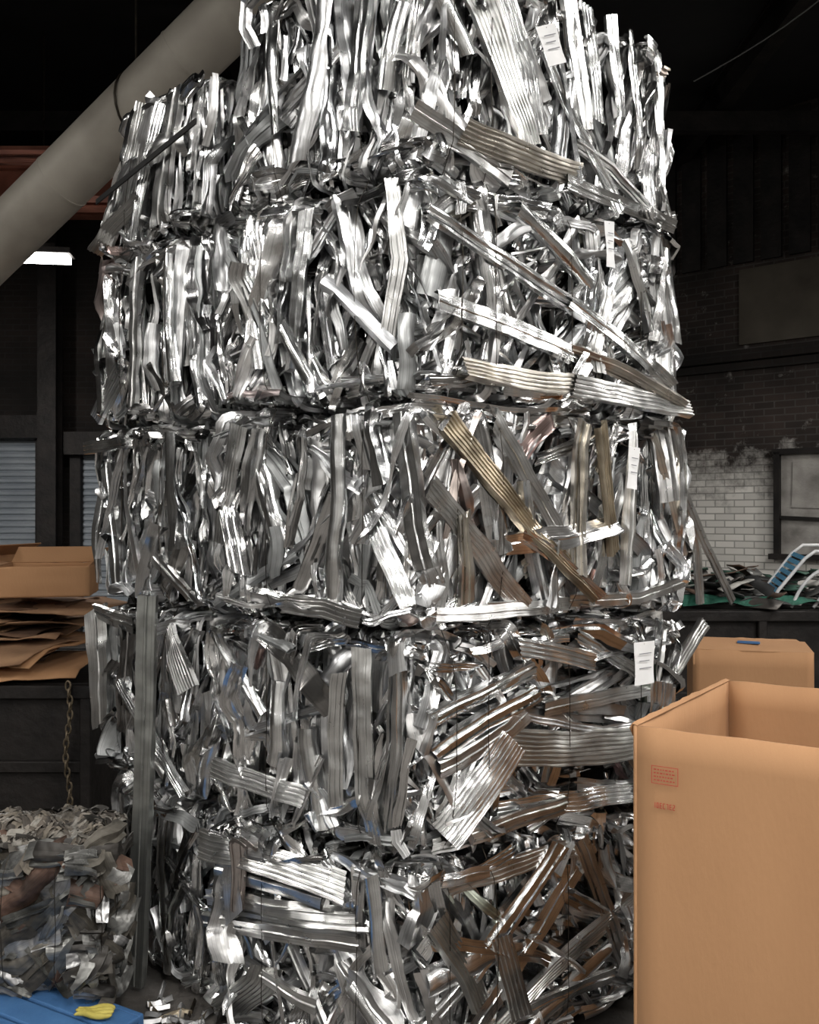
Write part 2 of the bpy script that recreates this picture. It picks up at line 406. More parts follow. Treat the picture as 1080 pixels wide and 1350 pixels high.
BR = ((.94, .95, .95), .2, 1.); MD = ((.82, .82, .81), .28, 1.); DK = ((.5, .5, .48), .36, 1.); WM = ((.60, .52, .40), .32, 1.); WM2 = ((.78, .74, .67), .28, 1.)
FEAT = {
 5: [('R', .12, 1.0, .36, .22, .10, 'ribbed', MD), ('R', .22, 1.0, .42, .3, .08, 'ribbed', BR), ('R', .40, .66, .74, .02, .055, 'multi', BR), ('R', .12, .17, .56, .14, .085, 'ribbed', WM2),
     ('R', -.04, .22, .30, .05, .06, 'channel', MD), ('R', .5, .10, 1.0, .04, .05, 'channel', BR), ('R', .55, .35, .93, .04, .05, 'multi', MD), ('R', .0, .9, .16, .55, .07, 'curl', BR),
     ('R', .93, .95, .97, .1, .06, 'channel', BR), ('R', .8, .98, .86, .3, .05, 'curl', BR), ('R', .6, 1.0, .66, .45, .06, 'ribbed', BR), ('R', .7, 1.0, .74, .5, .05, 'channel', BR), ('R', .52, 1.0, .6, .4, .06, 'channel', MD),
     ('L', .2, .95, .28, .3, .06, 'curl', BR), ('L', .75, .9, .7, .2, .06, 'channel', BR), ('L', .9, .7, .82, .35, .07, 'curl', BR)],
 4: [('R', .0, .78, .55, .48, .06, 'multi', BR), ('R', .5, .52, .96, .18, .055, 'channel', BR), ('R', .02, .42, .5, .28, .06, 'channel', BR), ('R', .45, .32, 1.0, .08, .055, 'multi', WM2),
     ('R', .1, .14, .6, .1, .07, 'ribbed', WM2), ('R', .5, .12, 1.03, .07, .075, 'ribbed', MD), ('R', .25, .08, .95, .07, .05, 'channel', BR), ('R', .3, .9, .62, .6, .06, 'curl', BR),
     ('R', .66, .62, .58, .2, .05, 'multi', MD), ('R', .9, .95, .97, .4, .06, 'sheet', BR), ('R', .75, .9, .86, .45, .05, 'channel', MD),
     ('L', .60, .55, .90, .20, .055, 'sheet', ((.95, .97, 1.), .3, .8)), ('L', .88, .95, .95, .25, .05, 'ribbed', MD), ('L', .5, .9, .42, .3, .05, 'channel', BR), ('L', .15, .85, .22, .2, .06, 'curl', BR),
     ('L', .3, .5, .5, .1, .05, 'curl', BR)],
 3: [('R', .06, .9, .56, .08, .085, 'ribbed', WM), ('R', .0, .62, .32, .08, .07, 'ribbed', MD), ('R', .22, .92, .5, .3, .06, 'channel', MD), ('R', .52, .93, .5, .2, .06, 'multi', WM2),
     ('R', .6, .93, .64, .3, .06, 'ribbed', WM), ('R', .74, .92, .7, .15, .055, 'channel', MD), ('R', .02, .075, .55, .07, .045, 'channel', MD), ('R', .5, .08, .98, .08, .045, 'channel', MD),
     ('R', .85, .93, .98, .3, .05, 'channel', WM2), ('R', .7, .7, .56, .08, .045, 'angle', BR), ('R', .1, .5, .12, .1, .05, 'multi', WM2), ('R', .3, .45, .58, .1, .05, 'multi', BR),
     ('L', .93, .93, 1.0, .25, .07, 'channel', BR), ('L', .66, .93, .62, .08, .06, 'curl', BR), ('L', .15, .92, .05, .35, .06, 'ribbed', MD), ('L', .35, .08, .75, .07, .06, 'ribbed', MD), ('L', .8, .5, .98, .1, .06, 'ribbed', BR)],
 2: [('R', .02, .63, .40, .78, .06, 'multi', BR), ('R', .03, .50, .40, .66, .065, 'multi', BR), ('R', .05, .38, .36, .56, .06, 'channel', MD), ('R', .07, .12, .30, .48, .11, 'ribbed', BR), ('R', .3, .42, .84, .32, .12, 'ribbed', DK),
     ('R', .28, .14, .92, .08, .07, 'ribbed', BR), ('R', .06, .06, .5, .12, .05, 'multi', MD), ('R', .5, .8, .95, .88, .06, 'multi', BR), ('R', .95, .9, .86, .2, .07, 'channel', MD), ('R', .32, .9, .62, .78, .06, 'ribbed', BR), ('R', .42, .58, .88, .60, .05, 'channel', MD),
     ('R', 1.12, .9, .9, .55, .06, 'ribbed', MD), ('R', .55, .92, .8, .7, .05, 'multi', BR),
     ('L', .78, .92, .80, .1, .06, 'multi', MD), ('L', .92, .8, .9, .05, .06, 'multi', BR), ('L', .02, .92, .28, .55, .045, 'sheet', BR), ('L', .35, .7, .35, .3, .07, 'curl', BR), ('L', .66, .8, .66, .2, .05, 'ribbed', MD),
     ('L', .5, .5, .58, .05, .07, 'curl', BR), ('L', .0, .25, .5, .2, .07, 'ribbed', MD)],
 1: [('L', -.04, .90, .72, .86, .095, 'ribbed', MD), ('L', .02, .62, .78, .70, .075, 'multi', MD), ('L', .0, .50, .78, .62, .06, 'channel', MD), ('L', .05, .78, .6, .78, .06, 'sheet', MD), ('L', .08, .07, .35, .35, .11, 'ribbed', DK),
     ('L', .2, .35, .55, .25, .05, 'channel', MD), ('L', .72, .4, .98, .1, .07, 'curl', BR), ('L', .8, .9, .85, .5, .06, 'curl', BR),
     ('R', .02, .30, .48, .93, .07, 'multi', BR), ('R', .10, .12, .62, .90, .06, 'channel', BR), ('R', .05, .05, .8, .62, .07, 'ribbed', MD), ('R', .3, .1, .95, .5, .06, 'curl', BR), ('R', .0, .86, .55, .92, .06, 'ribbed', MD),
     ('R', .25, .6, .32, .2, .08, 'ribbed', MD), ('R', .05, .75, .2, .35, .09, 'ribbed', DK), ('R', .55, .92, .75, .2, .06, 'multi', MD), ('R', .12, .2, .7, .22, .06, 'channel', BR)],
}
ANG = {5: ((4, 13), (8, 18), (8, 10)), 4: ((2, 20), (24, 30), (0, 14)), 3: ((4, 18), (14, 24), (8, 13)), 2: ((2, 16), (-58, 34), (10, 16)), 1: ((10, 36), (-42, 28), (6, 20))}
TAGS = {5: [(.385, .66, .09, .12, .45)], 4: [(.60, .80, .042, .15, .05)], 3: [(.67, .73, .05, .14, -.1)], 2: [(.765, .76, .1, .145, 0)], 1: [(.75, .78, .085, .14, .05)]}
rj = random.Random(5)
for k in range(5, 0, -1):
    z0 = (k - 1) * H; z1 = k * H
    j = lambda s=.012: Vector((rj.uniform(-s, s), rj.uniform(-s, s)))
    C = C0 + j(); Rr = R0 + j(); L = L0 + j(); B = Rr + L - C
    if k == 5: Rr = Rr + Vector((-.03, 0)); L = L + Vector((.03, -.02))
    if k == 3: Rr = Rr + Vector((.03, .01))
    if k <= 2: C = C + Vector((-.02, .0))
    A = Acc(); rng = random.Random(100 + k)
    fR = Face(C, Rr, z0, z1, seed=k); fL = Face(L, C, z0, z1, seed=k + 9, lean=.07 if k == 5 else 0)
    fS = Face(Rr, B, z0, z1, seed=k + 20); fB = Face(B, L, z0, z1, seed=k + 30)
    (la, ls), (ra, rs), (ka, ks) = ANG[k]
    warm = {5: .02, 4: .03, 3: .10, 2: .02, 1: .02}[k]
    fill(A, fL, 300, la, ls, .01, rng); fill(A, fR, 290, ra, rs, warm, rng, lens=(.28, .85))
    fill(A, fS, 110, 0, 15, .05, rng); fill(A, fB, 60, 0, 15, .05, rng)
    for (fc, u0, v0, u1, v1, w, kd, (t, r, m)) in FEAT[k]:
        f = fR if fc == 'R' else fL
        x0, y0, x1, y1 = u0 * f.L, v0 * f.H, u1 * f.L, v1 * f.H
        ln = math.hypot(x1 - x0, y1 - y0); a = math.atan2(x1 - x0, y1 - y0)
        strip(A, f, (x0 + x1) / 2, (y0 + y1) / 2, rng.uniform(.02, .045), a, ln, w * .95, kd, .35, t, r, m, wrap=False, rng=rng, roll=rng.gauss(0, .3), kink=.35)
    for f in (fL, fR):
        for vv in (.056, f.H - .056):
            for i in range(int(f.L * 20)):
                t, r, m = rtint(rng, .02)
                strip(A, f, rng.uniform(0, f.L), vv + rng.uniform(-.012, .012), rng.uniform(-.04, .03), rng.uniform(1.2, 1.9) if rng.random() < .6 else rng.uniform(-.7, .7), rng.uniform(.08, .35), rng.uniform(.018, .04), rng.choice(KINDS), 1.1, t, r, m, rng=rng, marg=.033)
    if k == 3:
        strip(A, fR, 1.04 * fR.L, .42 * fR.H, .0, math.atan2(.27, -.62), .62, .045, 'channel', .4, *MD, wrap=False, rng=rng, kink=.3)
        # single loose strip whose end sticks out past the right-hand edge
        strip(A, fR, 1.09 * fR.L, .33 * fR.H, .02, math.atan2(.30, -.46), .55, .03, 'channel', .3, *MD, wrap=False, rng=rng, kink=.2, roll=.2)
    ob = finish(A, 'aluminum_scrap_bale', M_ALU)
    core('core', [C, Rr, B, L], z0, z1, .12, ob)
    wires(fR, [.08, .22, .5, .8], ob); wires(fL, [.3, .75], ob)
    for (u, v, w, h, tl) in TAGS[k]:
        tag(fR, u, v, w, h, tl, ob, M_TAG if k > 1 else M_TAGD)
    # neighbouring (left) bale
    A = Acc()
    a = K1 + j(); b = K0 + j(); lean = 0
    if k == 5: lean = .24; a = a + Vector((-.01, 0)); z1 = z0 + .80 * H
    if k == 1: a = a + Vector((.07, -.02))
    f1 = Face(a, b, z0, z1, lean=lean, seed=k + 40); f2 = Face(a + KD, a, z0, z1, lean=0, seed=k + 50)
    fill(A, f1, 300, ka, ks, .01, rng); fill(A, f2, 110 if k < 5 else 0, 0, 14, .03, rng)
    for i in range(20):
        t, r, m = rtint(rng, .02)
        strip(A, f1, rng.uniform(0, f1.L), rng.choice([.056, f1.H - .056]), rng.uniform(-.04, .03), rng.uniform(1., 2.), rng.uniform(.08, .3), rng.uniform(.02, .05), rng.choice(KINDS), 1.1, t, r, m, rng=rng, marg=.033)
    FK = {5: [(.1, .1, .3, .95, .07, 'ribbed', MD), (.35, .05, .5, .9, .06, 'ribbed', BR), (.6, .1, .68, .95, .09, 'channel', MD), (-.05, .08, .4, .3, .06, 'ribbed', MD), (.45, .6, .8, .58, .1, 'sheet', MD)],
          4: [(.02, .08, .3, .35, .09, 'ribbed', MD), (.15, .92, .12, .4, .06, 'curl', MD), (.45, .92, .4, .1, .06, 'channel', MD), (.7, .9, .72, .2, .06, 'curl', BR)],
          3: [(-.06, .9, .5, .91, .05, 'ribbed', BR), (.1, .8, .22, .08, .06, 'channel', BR), (.05, .7, .02, .1, .05, 'channel', BR), (.75, .92, .8, .3, .08, 'sheet', BR), (.55, .3, .9, .08, .05, 'channel', MD)],
          2: [(.0, .93, .03, .25, .09, 'channel', MD), (.02, .93, .4, .88, .06, 'channel', BR), (.25, .55, .85, .05, .05, 'ribbed', BR), (.7, .9, .9, .6, .1, 'ribbed', MD)],
          1: [(.1, .9, .15, .3, .08, 'curl', BR), (.5, .9, .6, .2, .06, 'curl', MD), (.8, .6, .6, .05, .06, 'sheet', BR)]}[k]
    for (u0, v0, u1, v1, w, kd, (t, r, m)) in FK:
        x0, y0, x1, y1 = u0 * f1.L, v0 * f1.H, u1 * f1.L, v1 * f1.H
        strip(A, f1, (x0 + x1) / 2, (y0 + y1) / 2, rng.uniform(.02, .045), math.atan2(x1 - x0, y1 - y0), math.hypot(x1 - x0, y1 - y0), w, kd, .4, t, r, m, wrap=False, rng=rng, roll=rng.gauss(0, .3), kink=.4)
    ob2 = finish(A, 'aluminum_scrap_bale', M_ALU)
    aa = a + Vector((lean * .6, -lean * .5))
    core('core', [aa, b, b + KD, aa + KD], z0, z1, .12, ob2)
    wires(f1, [.3, .7], ob2)
    if k == 5:
        V = []; F = []
        for i in range(12):
            t = i / 11; p = f1.a + f1.e * (f1.L * (.02 + 1.0 * t) + lean * .4 * (1 - t)) + f1.n * .075 + np.array([0, 0, 1.]) * (.20 + .12 * t)
            for dz in (-.010, .010): V.append(p + np.array([0, 0, dz]))
        for i in range(11): F.append([2 * i, 2 * i + 2, 2 * i + 3, 2 * i + 1])
        s_ = mesh_obj('strap', V, F, M_STRAP, ob2); md = s_.modifiers.new('s', 'SOLIDIFY'); md.thickness = .006

# long loose channel leaning against the left column
A = Acc(); fch = Face((-1.06, 3.26), (-.30, 2.60), 0, 1.5, seed=1)
strip(A, fch, .175, .72, .03, math.atan2(.09, 1.38), 1.40, .065, 'channel', .12, (.42, .43, .41), .36, .9, wrap=False, rng=random.Random(3), roll=.45, kink=.1, curve=0)
finish(A, 'aluminum_channel', M_ALU)

# loose scraps on the floor round the stack
A = Acc(); rng = random.Random(77)
def floor_strip(x, y, ang, ln, w, t):
    n = 8; b = A.nv
    for i in range(n):
        s = (i / (n - 1) - .5) * ln
        for q in (-.5, -.1, .1, .5):
            px = x + math.cos(ang) * s - math.sin(ang) * q * w; py = y + math.sin(ang) * s + math.cos(ang) * q * w
            z = .012 + .02 * abs(noise.noise(Vector((px * 9, py * 9, 1)))) + (.012 if abs(q) < .2 else 0)
            A.V.append((px, py, z)); A.T.append((*t, 1)); A.P.append((.35, .9, 0, 1)); A.nv += 1
    for i in range(n - 1):
        for q in range(3): A.F.append((b + i * 4 + q, b + i * 4 + q + 1, b + i * 4 + 5 + q, b + i * 4 + 4 + q))
for i in range(60):
    x = rng.uniform(-.9, -.35); y = 3.13 - (x + .9) * .6 + rng.uniform(-.3, .02)
    floor_strip(x, y, rng.uniform(0, 3), rng.uniform(.02, .12), rng.uniform(.008, .025), rng.choice([(.6, .6, .6), (.3, .3, .3), (.4, .34, .25), (.12, .1, .08)]))
finish(A, 'floor_scraps', M_ALU)

# ------------------------------------------------------------------ small dirty bale + blue pallet
DC = noisy_mat('dirty_core', (.03, .025, .02), (.16, .14, .11), 8, .7, .2, .6)
M_DIRTY = attr_metal('dirty_scrap', .4, .3, 24)
p = [Vector((-1.62, 2.94)), Vector((-.975, 2.92)), Vector((-1.11, 3.31)), Vector((-1.72, 3.36))]
A = Acc(); rng = random.Random(9)
DT = [((.22, .22, .21), .35, .6), ((.15, .15, .14), .4, .5), ((.38, .38, .38), .3, .6), ((.09, .08, .065), .6, .2), ((.17, .155, .13), .5, .4), ((.05, .045, .04), .5, .3), ((.26, .26, .25), .25, .3), ((.12, .07, .05), .6, .2)]
DTT = [((.22, .19, .15), .7, .1), ((.13, .11, .09), .7, .1), ((.3, .27, .23), .6, .2), ((.38, .36, .32), .5, .3), ((.07, .06, .05), .8, 0.)]
z0, z1 = .115, .58
for fa, fb in ((p[0], p[1]), (p[1], p[2]), (p[2], p[3]), (p[3], p[0])):
    f = Face(fa, fb, z0, z1, seed=3)
    for i in range(int(f.L * 300)):
        t, r, m = rng.choice(DT)
        strip(A, f, rng.uniform(0, f.L), rng.uniform(0, f.H), -.06 + .06 * i / (f.L * 300) + rng.uniform(-.01, .01), rng.gauss(1.2, .7), rng.uniform(.12, .35), rng.uniform(.03, .10), rng.choice(['sheet', 'sheet', 'multi', 'angle']), 1.3, t, r, m, rng=rng, marg=.015, roll=rng.gauss(0, .25))
def top_patch(x, y, ang, ln, w, t, rm):
    n = 9; b = A.nv; m = 5; ph = rng.uniform(0, 9)
    for i in range(n):
        s = (i / (n - 1) - .5) * ln
        for q in range(m):
            o = (q / (m - 1) - .5) * w
            px = x + math.cos(ang) * s - math.sin(ang) * o; py = y + math.sin(ang) * s + math.cos(ang) * o
            z = z1 + .05 * noise.noise(Vector((px * 9, py * 9, 0))) + .025 * noise.noise(Vector((px * 30, py * 30, ph))) + .03 - .5 * max(0, abs(px + 1.36) - .26) - .5 * max(0, abs(py - 3.14) - .12) 
            A.V.append((px, py, z)); A.T.append((*t, 1)); A.P.append((rm[0], rm[1], ph + o, 1)); A.nv += 1
    for i in range(n - 1):
        for q in range(m - 1): A.F.append((b + i * m + q, b + i * m + q + 1, b + i * m + m + 1 + q, b + i * m + m + q))
for i in range(420):
    t, r, m = rng.choice(DTT)
    top_patch(rng.uniform(-1.68, -1.07), rng.uniform(2.97, 3.31), rng.uniform(0, 3), rng.uniform(.05, .16), rng.uniform(.008, .035), t, (r, m))
sb = finish(A, 'mixed_scrap_bale', M_DIRTY, 60)
core('core', p, z0 - .03, z1 + .03, .05, sb, DC)
fw = Face(p[0], p[1], z0, z1); wires(fw, [.2, .45, .7, .93], sb, .035)
tag(fw, .41, .45, .075, .15, -.08, sb, M_TAG, .085)
# timber bearer carrying the back corner of the small bale
V = []; F = []
add_box(V, F, (-1.18, 3.17, .055), (.10, .26, .11)); add_box(V, F, (-1.36, 3.22, .055), (.10, .16, .11))
mesh_obj('timber_bearers', V, F, M_CARD3, sb)

V = []; F = []
for i in range(6): add_box(V, F, (0, -.28 + i * .105, .09), (.92, .094, .022))
for i in range(3): add_box(V, F, (-.41 + i * .41, -.02, .04), (.08, .6, .08))
add_box(V, F, (0, -.34, .06), (.92, .025, .08)); add_box(V, F, (0, .3, .06), (.92, .025, .08))
PR = Matrix.Rotation(math.radians(-28), 3, 'Z')
V = [PR @ Vector(v) + Vector((-1.405, 2.785, 0)) for v in V]
pal = mesh_obj('blue_pallet', V, F, M_BLUE); md = pal.modifiers.new('b', 'BEVEL'); md.width = .006; md.segments = 2

V = []; F = []
for q in range(4):
    pts = [Vector((-1.06 + .03 * i + rng.uniform(-.008, .008), 2.80 + q * .014 + .010 * math.sin(i * 1.4 + q), .119 + .005 * math.sin(i * 2 + q))) for i in range(5)]
    add_tube(V, F, pts, [.005, .010, .012, .010, .006], 8)
rg = mesh_obj('yellow_glove', V, F, M_YEL, None, True); md = rg.modifiers.new('s', 'SUBSURF'); md.levels = 1; md.render_levels = 1

# ------------------------------------------------------------------ big cardboard box
def card_panel(V, F, a, b, z0, z1, bul, seed, nx=16, nz=14, jag=.004):
    a = Vector((a[0], a[1], 0)); b = Vector((b[0], b[1], 0)); e = (b - a).normalized(); n = Vector((e.y, -e.x, 0)); base = len(V)
    for j in range(nz + 1):
        for i in range(nx + 1):
            s = i / nx; t = j / nz
            q = a.lerp(b, s); z = z0 + (z1 - z0) * t
            o = bul * math.sin(math.pi * s) * math.sin(math.pi * min(1, t * .9 + .05)) + .006 * noise.noise(Vector((s * 3, t * 3, seed))) * math.sin(math.pi * s)
            if j == nz: z += jag * noise.noise(Vector((s * 9, seed, 0)))
            V.append(q + n * o + Vector((0, 0, z)))
    for j in range(nz):
        for i in range(nx):
            k = base + j * (nx + 1) + i; F.append([k, k + 1, k + nx + 2, k + nx + 1])

def open_box(name, pts, z0, z1, mat, thick=.01, bul=.015, parent=None):
    V = []; F = []
    n = len(pts)
    for i in range(n):
        card_panel(V, F, pts[i], pts[(i + 1) % n], z0, z1, bul, i * 3.1 + pts[0][0])
    b = len(V)
    for q in pts: V.append(Vector((q[0], q[1], z0 + .01)))
    F.append([b + i for i in range(n)])
    ob = mesh_obj(name, V, F, mat, parent, True, 30)
    md = ob.modifiers.new('t', 'SOLIDIFY'); md.thickness = thick; md.offset = -1
    return ob
D = Vector((.867, -.5))
P0 = Vector((.585, 2.31)); P3 = Vector((1.055, 2.94)); P1 = P0 + D * 1.1; P2 = P3 + D * 1.1
box = open_box('cardboard_box', [P0, P1, P2, P3], .005, 1.15, M_CARD, .009)
V = []; F = []
n = 30
nn = Vector(((P3 - P0).normalized().y * -1, (P3 - P0).normalized().x))
for i in range(n + 1):
    t = i / n; q = P0.lerp(P3, t)
    w = .002 + .016 * abs(noise.noise(Vector((t * 9, 3, 0)))) ; h = .008 + .04 * abs(noise.noise(Vector((t * 11, 0, 0)))) * (1.4 - t)
    V += [Vector((q.x - nn.x * .010, q.y - nn.y * .010, 1.150)), Vector((q.x + nn.x * w, q.y + nn.y * w, 1.154)), Vector((q.x + nn.x * (w + .006), q.y + nn.y * (w + .006), 1.15 - h))]
for i in range(n):
    for q in range(2): F.append([i * 3 + q, i * 3 + q + 1, i * 3 + 4 + q, i * 3 + 3 + q])
lip = mesh_obj('worn_rim', V, F, M_CARD, box); md = lip.modifiers.new('t', 'SOLIDIFY'); md.thickness = .003
fb = Face(P0, P1, 0, 1.15)
V = []; F = []
def decal(u0, u1, za, zb):
    b = len(V)
    for (u, z) in ((u0, za), (u1, za), (u1, zb), (u0, zb)):
        V.append(fb.a + fb.e * u + fb.n * .014 + np.array([0, 0, z]))
    F.append([b, b + 1, b + 2, b + 3])
u0, u1, za, zb = .05, .118, 1.012, 1.058
decal(u0, u1, za, za + .0018); decal(u0, u1, zb - .0018, zb); decal(u0, u0 + .0018, za, zb); decal(u1 - .0018, u1, za, zb)
for i in range(4):
    z = za + .008 + i * .009
    x = u0 + .006
    while x < u1 - .012:
        w = rng.uniform(.003, .008); decal(x, min(x + w, u1 - .005), z, z + .0032); x += w + .0025
mesh_obj('red_stamp', V, F, M_RED, box)
V = []; F = []
SEG = {'1': 'bc', '0': 'abcdef', 'E': 'adefg', 'C': 'adef', '7': 'abc', '2': 'abged', 'U': 'bcdef'}
def seg(ch, x, z, w=.0056, h=.014, t=.0018):
    S = {'a': (x, x + w, z + h - t, z + h), 'b': (x + w - t, x + w, z + h / 2, z + h), 'c': (x + w - t, x + w, z, z + h / 2), 'd': (x, x + w, z, z + t), 'e': (x, x + t, z, z + h / 2), 'f': (x, x + t, z + h / 2, z + h), 'g': (x, x + w, z + h / 2 - t / 2, z + h / 2 + t / 2)}
    for c in SEG[ch]: decal(*S[c])
for i, ch in enumerate('10EC7E2'): seg(ch, .055 + i * .0082, .950)
mesh_obj('red_lettering', V, F, M_RED, box)

# smaller box behind, closed top with flap + blue label
c = Vector((1.62, 4.25)); pts = []
for sx, sy in ((-.26, -.22), (.26, -.22), (.26, .22), (-.26, .22)):
    pts.append(c + Matrix.Rotation(math.radians(-14), 2) @ Vector((sx, sy)))
b2 = open_box('cardboard_box', pts, .005, 1.08, M_CARD, .008, .004)
a_, b_, c_, d_ = [Vector((q.x, q.y, 1.08)) for q in pts]
mid1 = (a_ + d_) / 2; mid2 = (b_ + c_) / 2
V = [a_, b_, mid2 + Vector((0, 0, .02)), mid1 + Vector((0, 0, .03)), d_, c_, mid2 + Vector((0, 0, .008)), mid1 + Vector((0, 0, .01))]
F = [[0, 1, 2, 3], [4, 7, 6, 5]]
fl = mesh_obj('top_flaps', V, F, M_CARD, b2); md = fl.modifiers.new('t', 'SOLIDIFY'); md.thickness = .006
V = []; F = []; add_box(V, F, (1.60, 4.17, 1.10), (.1, .035, .006), -.4, (.05, 0)); mesh_obj('blue_label', V, F, M_BLUE, b2)

# ------------------------------------------------------------------ steel bins with junk
def steel_bin(name, x0, x1, y0, y1, z1, t=.03, ribs=4):
    V = []; F = []
    cx, cy = (x0 + x1) / 2, (y0 + y1) / 2
    add_box(V, F, (cx, y0, z1 / 2), (x1 - x0, t, z1)); add_box(V, F, (cx, y1, z1 / 2), (x1 - x0, t, z1))
    add_box(V, F, (x0, cy, z1 / 2), (t, y1 - y0, z1)); add_box(V, F, (x1, cy, z1 / 2), (t, y1 - y0, z1))
    add_box(V, F, (cx, cy, .04), (x1 - x0, y1 - y0, .06)); add_box(V, F, (cx, cy, z1 - .02), (x1 - x0 - .04, y1 - y0 - .04, .02))
    add_box(V, F, (cx, y0 - .03, z1 - .04), (x1 - x0 + .1, .08, .07)); add_box(V, F, (x1 + .03, cy, z1 - .04), (.08, y1 - y0, .07)); add_box(V, F, (x0 - .03, cy, z1 - .04), (.08, y1 - y0, .07))
    add_box(V, F, (cx, y0 - .03, z1 * .45), (x1 - x0, .05, .06))
    for i in range(ribs + 1): add_box(V, F, (x0 + (x1 - x0) * i / ribs, y0 - .035, z1 / 2), (.06, .06, z1 - .02))
    ob = mesh_obj(name, V, F, M_STEEL); md = ob.modifiers.new('b', 'BEVEL'); md.width = .006
    return ob
steel_bin('steel_scrap_bin', 1.7, 4.4, 6.0, 7.4, 1.06)

def junk(name, n, xr, yr, zb, zh, mats, rng, lens=(.1, .6), wid=(.03, .12), flat=.25):
    A = Acc()
    for i in range(n):
        x = rng.uniform(*xr); y = rng.uniform(*yr); z = zb + zh * rng.random() ** 1.5
        an = rng.uniform(0, 6.3); tl = rng.gauss(0, flat)
        t, r, m = rng.choice(mats)
        L = rng.uniform(*lens); w = rng.uniform(*wid); b = A.nv; nn_ = 7
        dr = Vector((math.cos(an) * math.cos(tl), math.sin(an) * math.cos(tl), math.sin(tl))); sd = Vector((-math.sin(an), math.cos(an), rng.gauss(0, .3))).normalized()
        for k in range(nn_):
            s = (k / (nn_ - 1) - .5) * L
            for q in (-.5, 0, .5):
                pp = Vector((x, y, z)) + dr * s + sd * q * w; pp += noise.noise_vector(pp * 6) * .03
                pp.z = max(pp.z, zb - .02)
                A.V.append((pp.x, pp.y, pp.z)); A.T.append((*t, 1)); A.P.append((r, m, 0, 1)); A.nv += 1
        for k in range(nn_ - 1):
            for q in range(2): A.F.append((b + k * 3 + q, b + k * 3 + q + 1, b + k * 3 + 4 + q, b + k * 3 + 3 + q))
    ob = finish(A, name, M_ALU); md = ob.modifiers.new('t', 'SOLIDIFY'); md.thickness = .008
    return ob
JM = [((.05, .05, .045), .6, .3), ((.12, .11, .1), .5, .6), ((.25, .25, .24), .4, .7), ((.04, .10, .07), .6, 0.), ((.1, .06, .04), .8, 0.), ((.03, .03, .03), .6, .2), ((.4, .39, .36), .7, 0)]
junk('scrap_pile', 240, (1.78, 4.35), (6.05, 7.3), 1.09, .17, JM, random.Random(21), flat=.16)
V = []; F = []
for j_ in range(5):
    for i in range(20):
        x = 1.85 + i * .06; y = 5.97 + j_ * .03
        V.append(Vector((x, y, 1.10 + .05 * noise.noise(Vector((x * 5, y * 6, 0))) + .008 * j_)))
for j_ in range(4):
    for i in range(19): F.append([j_ * 20 + i, j_ * 20 + i + 1, j_ * 20 + i + 21, j_ * 20 + i + 20])
mesh_obj('green_tarp', V, F, M_GREEN, None, True)
def arc(p, q, r, bulge, n=8):
    p = Vector(p); q = Vector(q); return [p.lerp(q, i / n) + Vector(bulge) * math.sin(math.pi * i / n) for i in range(n + 1)]
ch = empty('lawn_chair')
V = []; F = []
bx, by, bz = 2.70, 6.05, 1.12
fr = [(bx - .22, by, bz - .04), (bx - .18, by, bz + .06), (bx + .02, by + .03, bz + .28), (bx + .1, by + .05, bz + .33), (bx + .3, by + .1, bz + .33)]
add_tube(V, F, fr, .012, 8)
fr2 = [(bx - .12, by + .4, bz - .02), (bx - .08, by + .4, bz + .08), (bx + .1, by + .42, bz + .3), (bx + .18, by + .42, bz + .36), (bx + .36, by + .42, bz + .36)]
add_tube(V, F, fr2, .012, 8)
add_tube(V, F, [fr[0], fr2[0]], .012, 8); add_tube(V, F, [fr[-1], fr2[-1]], .012, 8)
add_tube(V, F, arc((bx - .1, by - .03, bz - .05), (bx + .2, by - .02, bz + .24), 0, (-.03, 0, .05)), .012, 8)
add_tube(V, F, arc((bx + .05, by - .03, bz - .05), (bx + .32, by, bz + .15), 0, (0, 0, .04)), .012, 8)
mesh_obj('frame', V, F, M_WHITE, ch, True)
V = []; F = []
for i in range(7):
    t = i / 6; a1 = Vector(fr[1]).lerp(Vector(fr[2]), t); a2 = Vector(fr2[1]).lerp(Vector(fr2[2]), t)
    up = (Vector(fr[2]) - Vector(fr[1])).normalized() * .017
    b = len(V); V += [a1 - up, a1 + up, a2 + up, a2 - up]; F.append([b, b + 1, b + 2, b + 3])
mesh_obj('webbing', V, F, M_WEB, ch)

# ------------------------------------------------------------------ left background: cardboard pile on bin, chain
steel_bin('steel_scrap_bin', -4.2, -1.72, 4.75, 6.0, .80)
def sheet(V, F, cx, cy, z, sx, sy, rot, seed, amp=.03):
    b = len(V); nx, ny = 12, 8
    for j in range(ny + 1):
        for i in range(nx + 1):
            x = (i / nx - .5) * sx; y = (j / ny - .5) * sy
            X = cx + x * math.cos(rot) - y * math.sin(rot); Y = cy + x * math.sin(rot) + y * math.cos(rot)
            V.append(Vector((X, Y, z + amp * noise.noise(Vector((X * 2.5, Y * 2.5, seed))) + .35 * amp * noise.noise(Vector((X * 9, Y * 9, seed)))- .25 * max(0, 4.78 - Y))))
    for j in range(ny):
        for i in range(nx):
            k = b + j * (nx + 1) + i; F.append([k, k + 1, k + nx + 2, k + nx + 1])
rc = random.Random(31)
pile = empty('flattened_cardboard_pile')
for gi, mt in enumerate((M_CARD2, M_CARD2, M_CARD3)):
    V = []; F = []
    for i in range(12):
        lvl = i * 3 + gi
        sheet(V, F, rc.uniform(-3.2, -2.35) , rc.uniform(5.1, 5.5), .84 + lvl * .0095, rc.uniform(.7, 1.3), rc.uniform(.7, 1.1), rc.uniform(-.35, .35), rc.uniform(0, 99), .05)
    o = mesh_obj('sheets_%d' % gi, V, F, mt, pile, True, 40); md = o.modifiers.new('t', 'SOLIDIFY'); md.thickness = .007
V = []; F = []
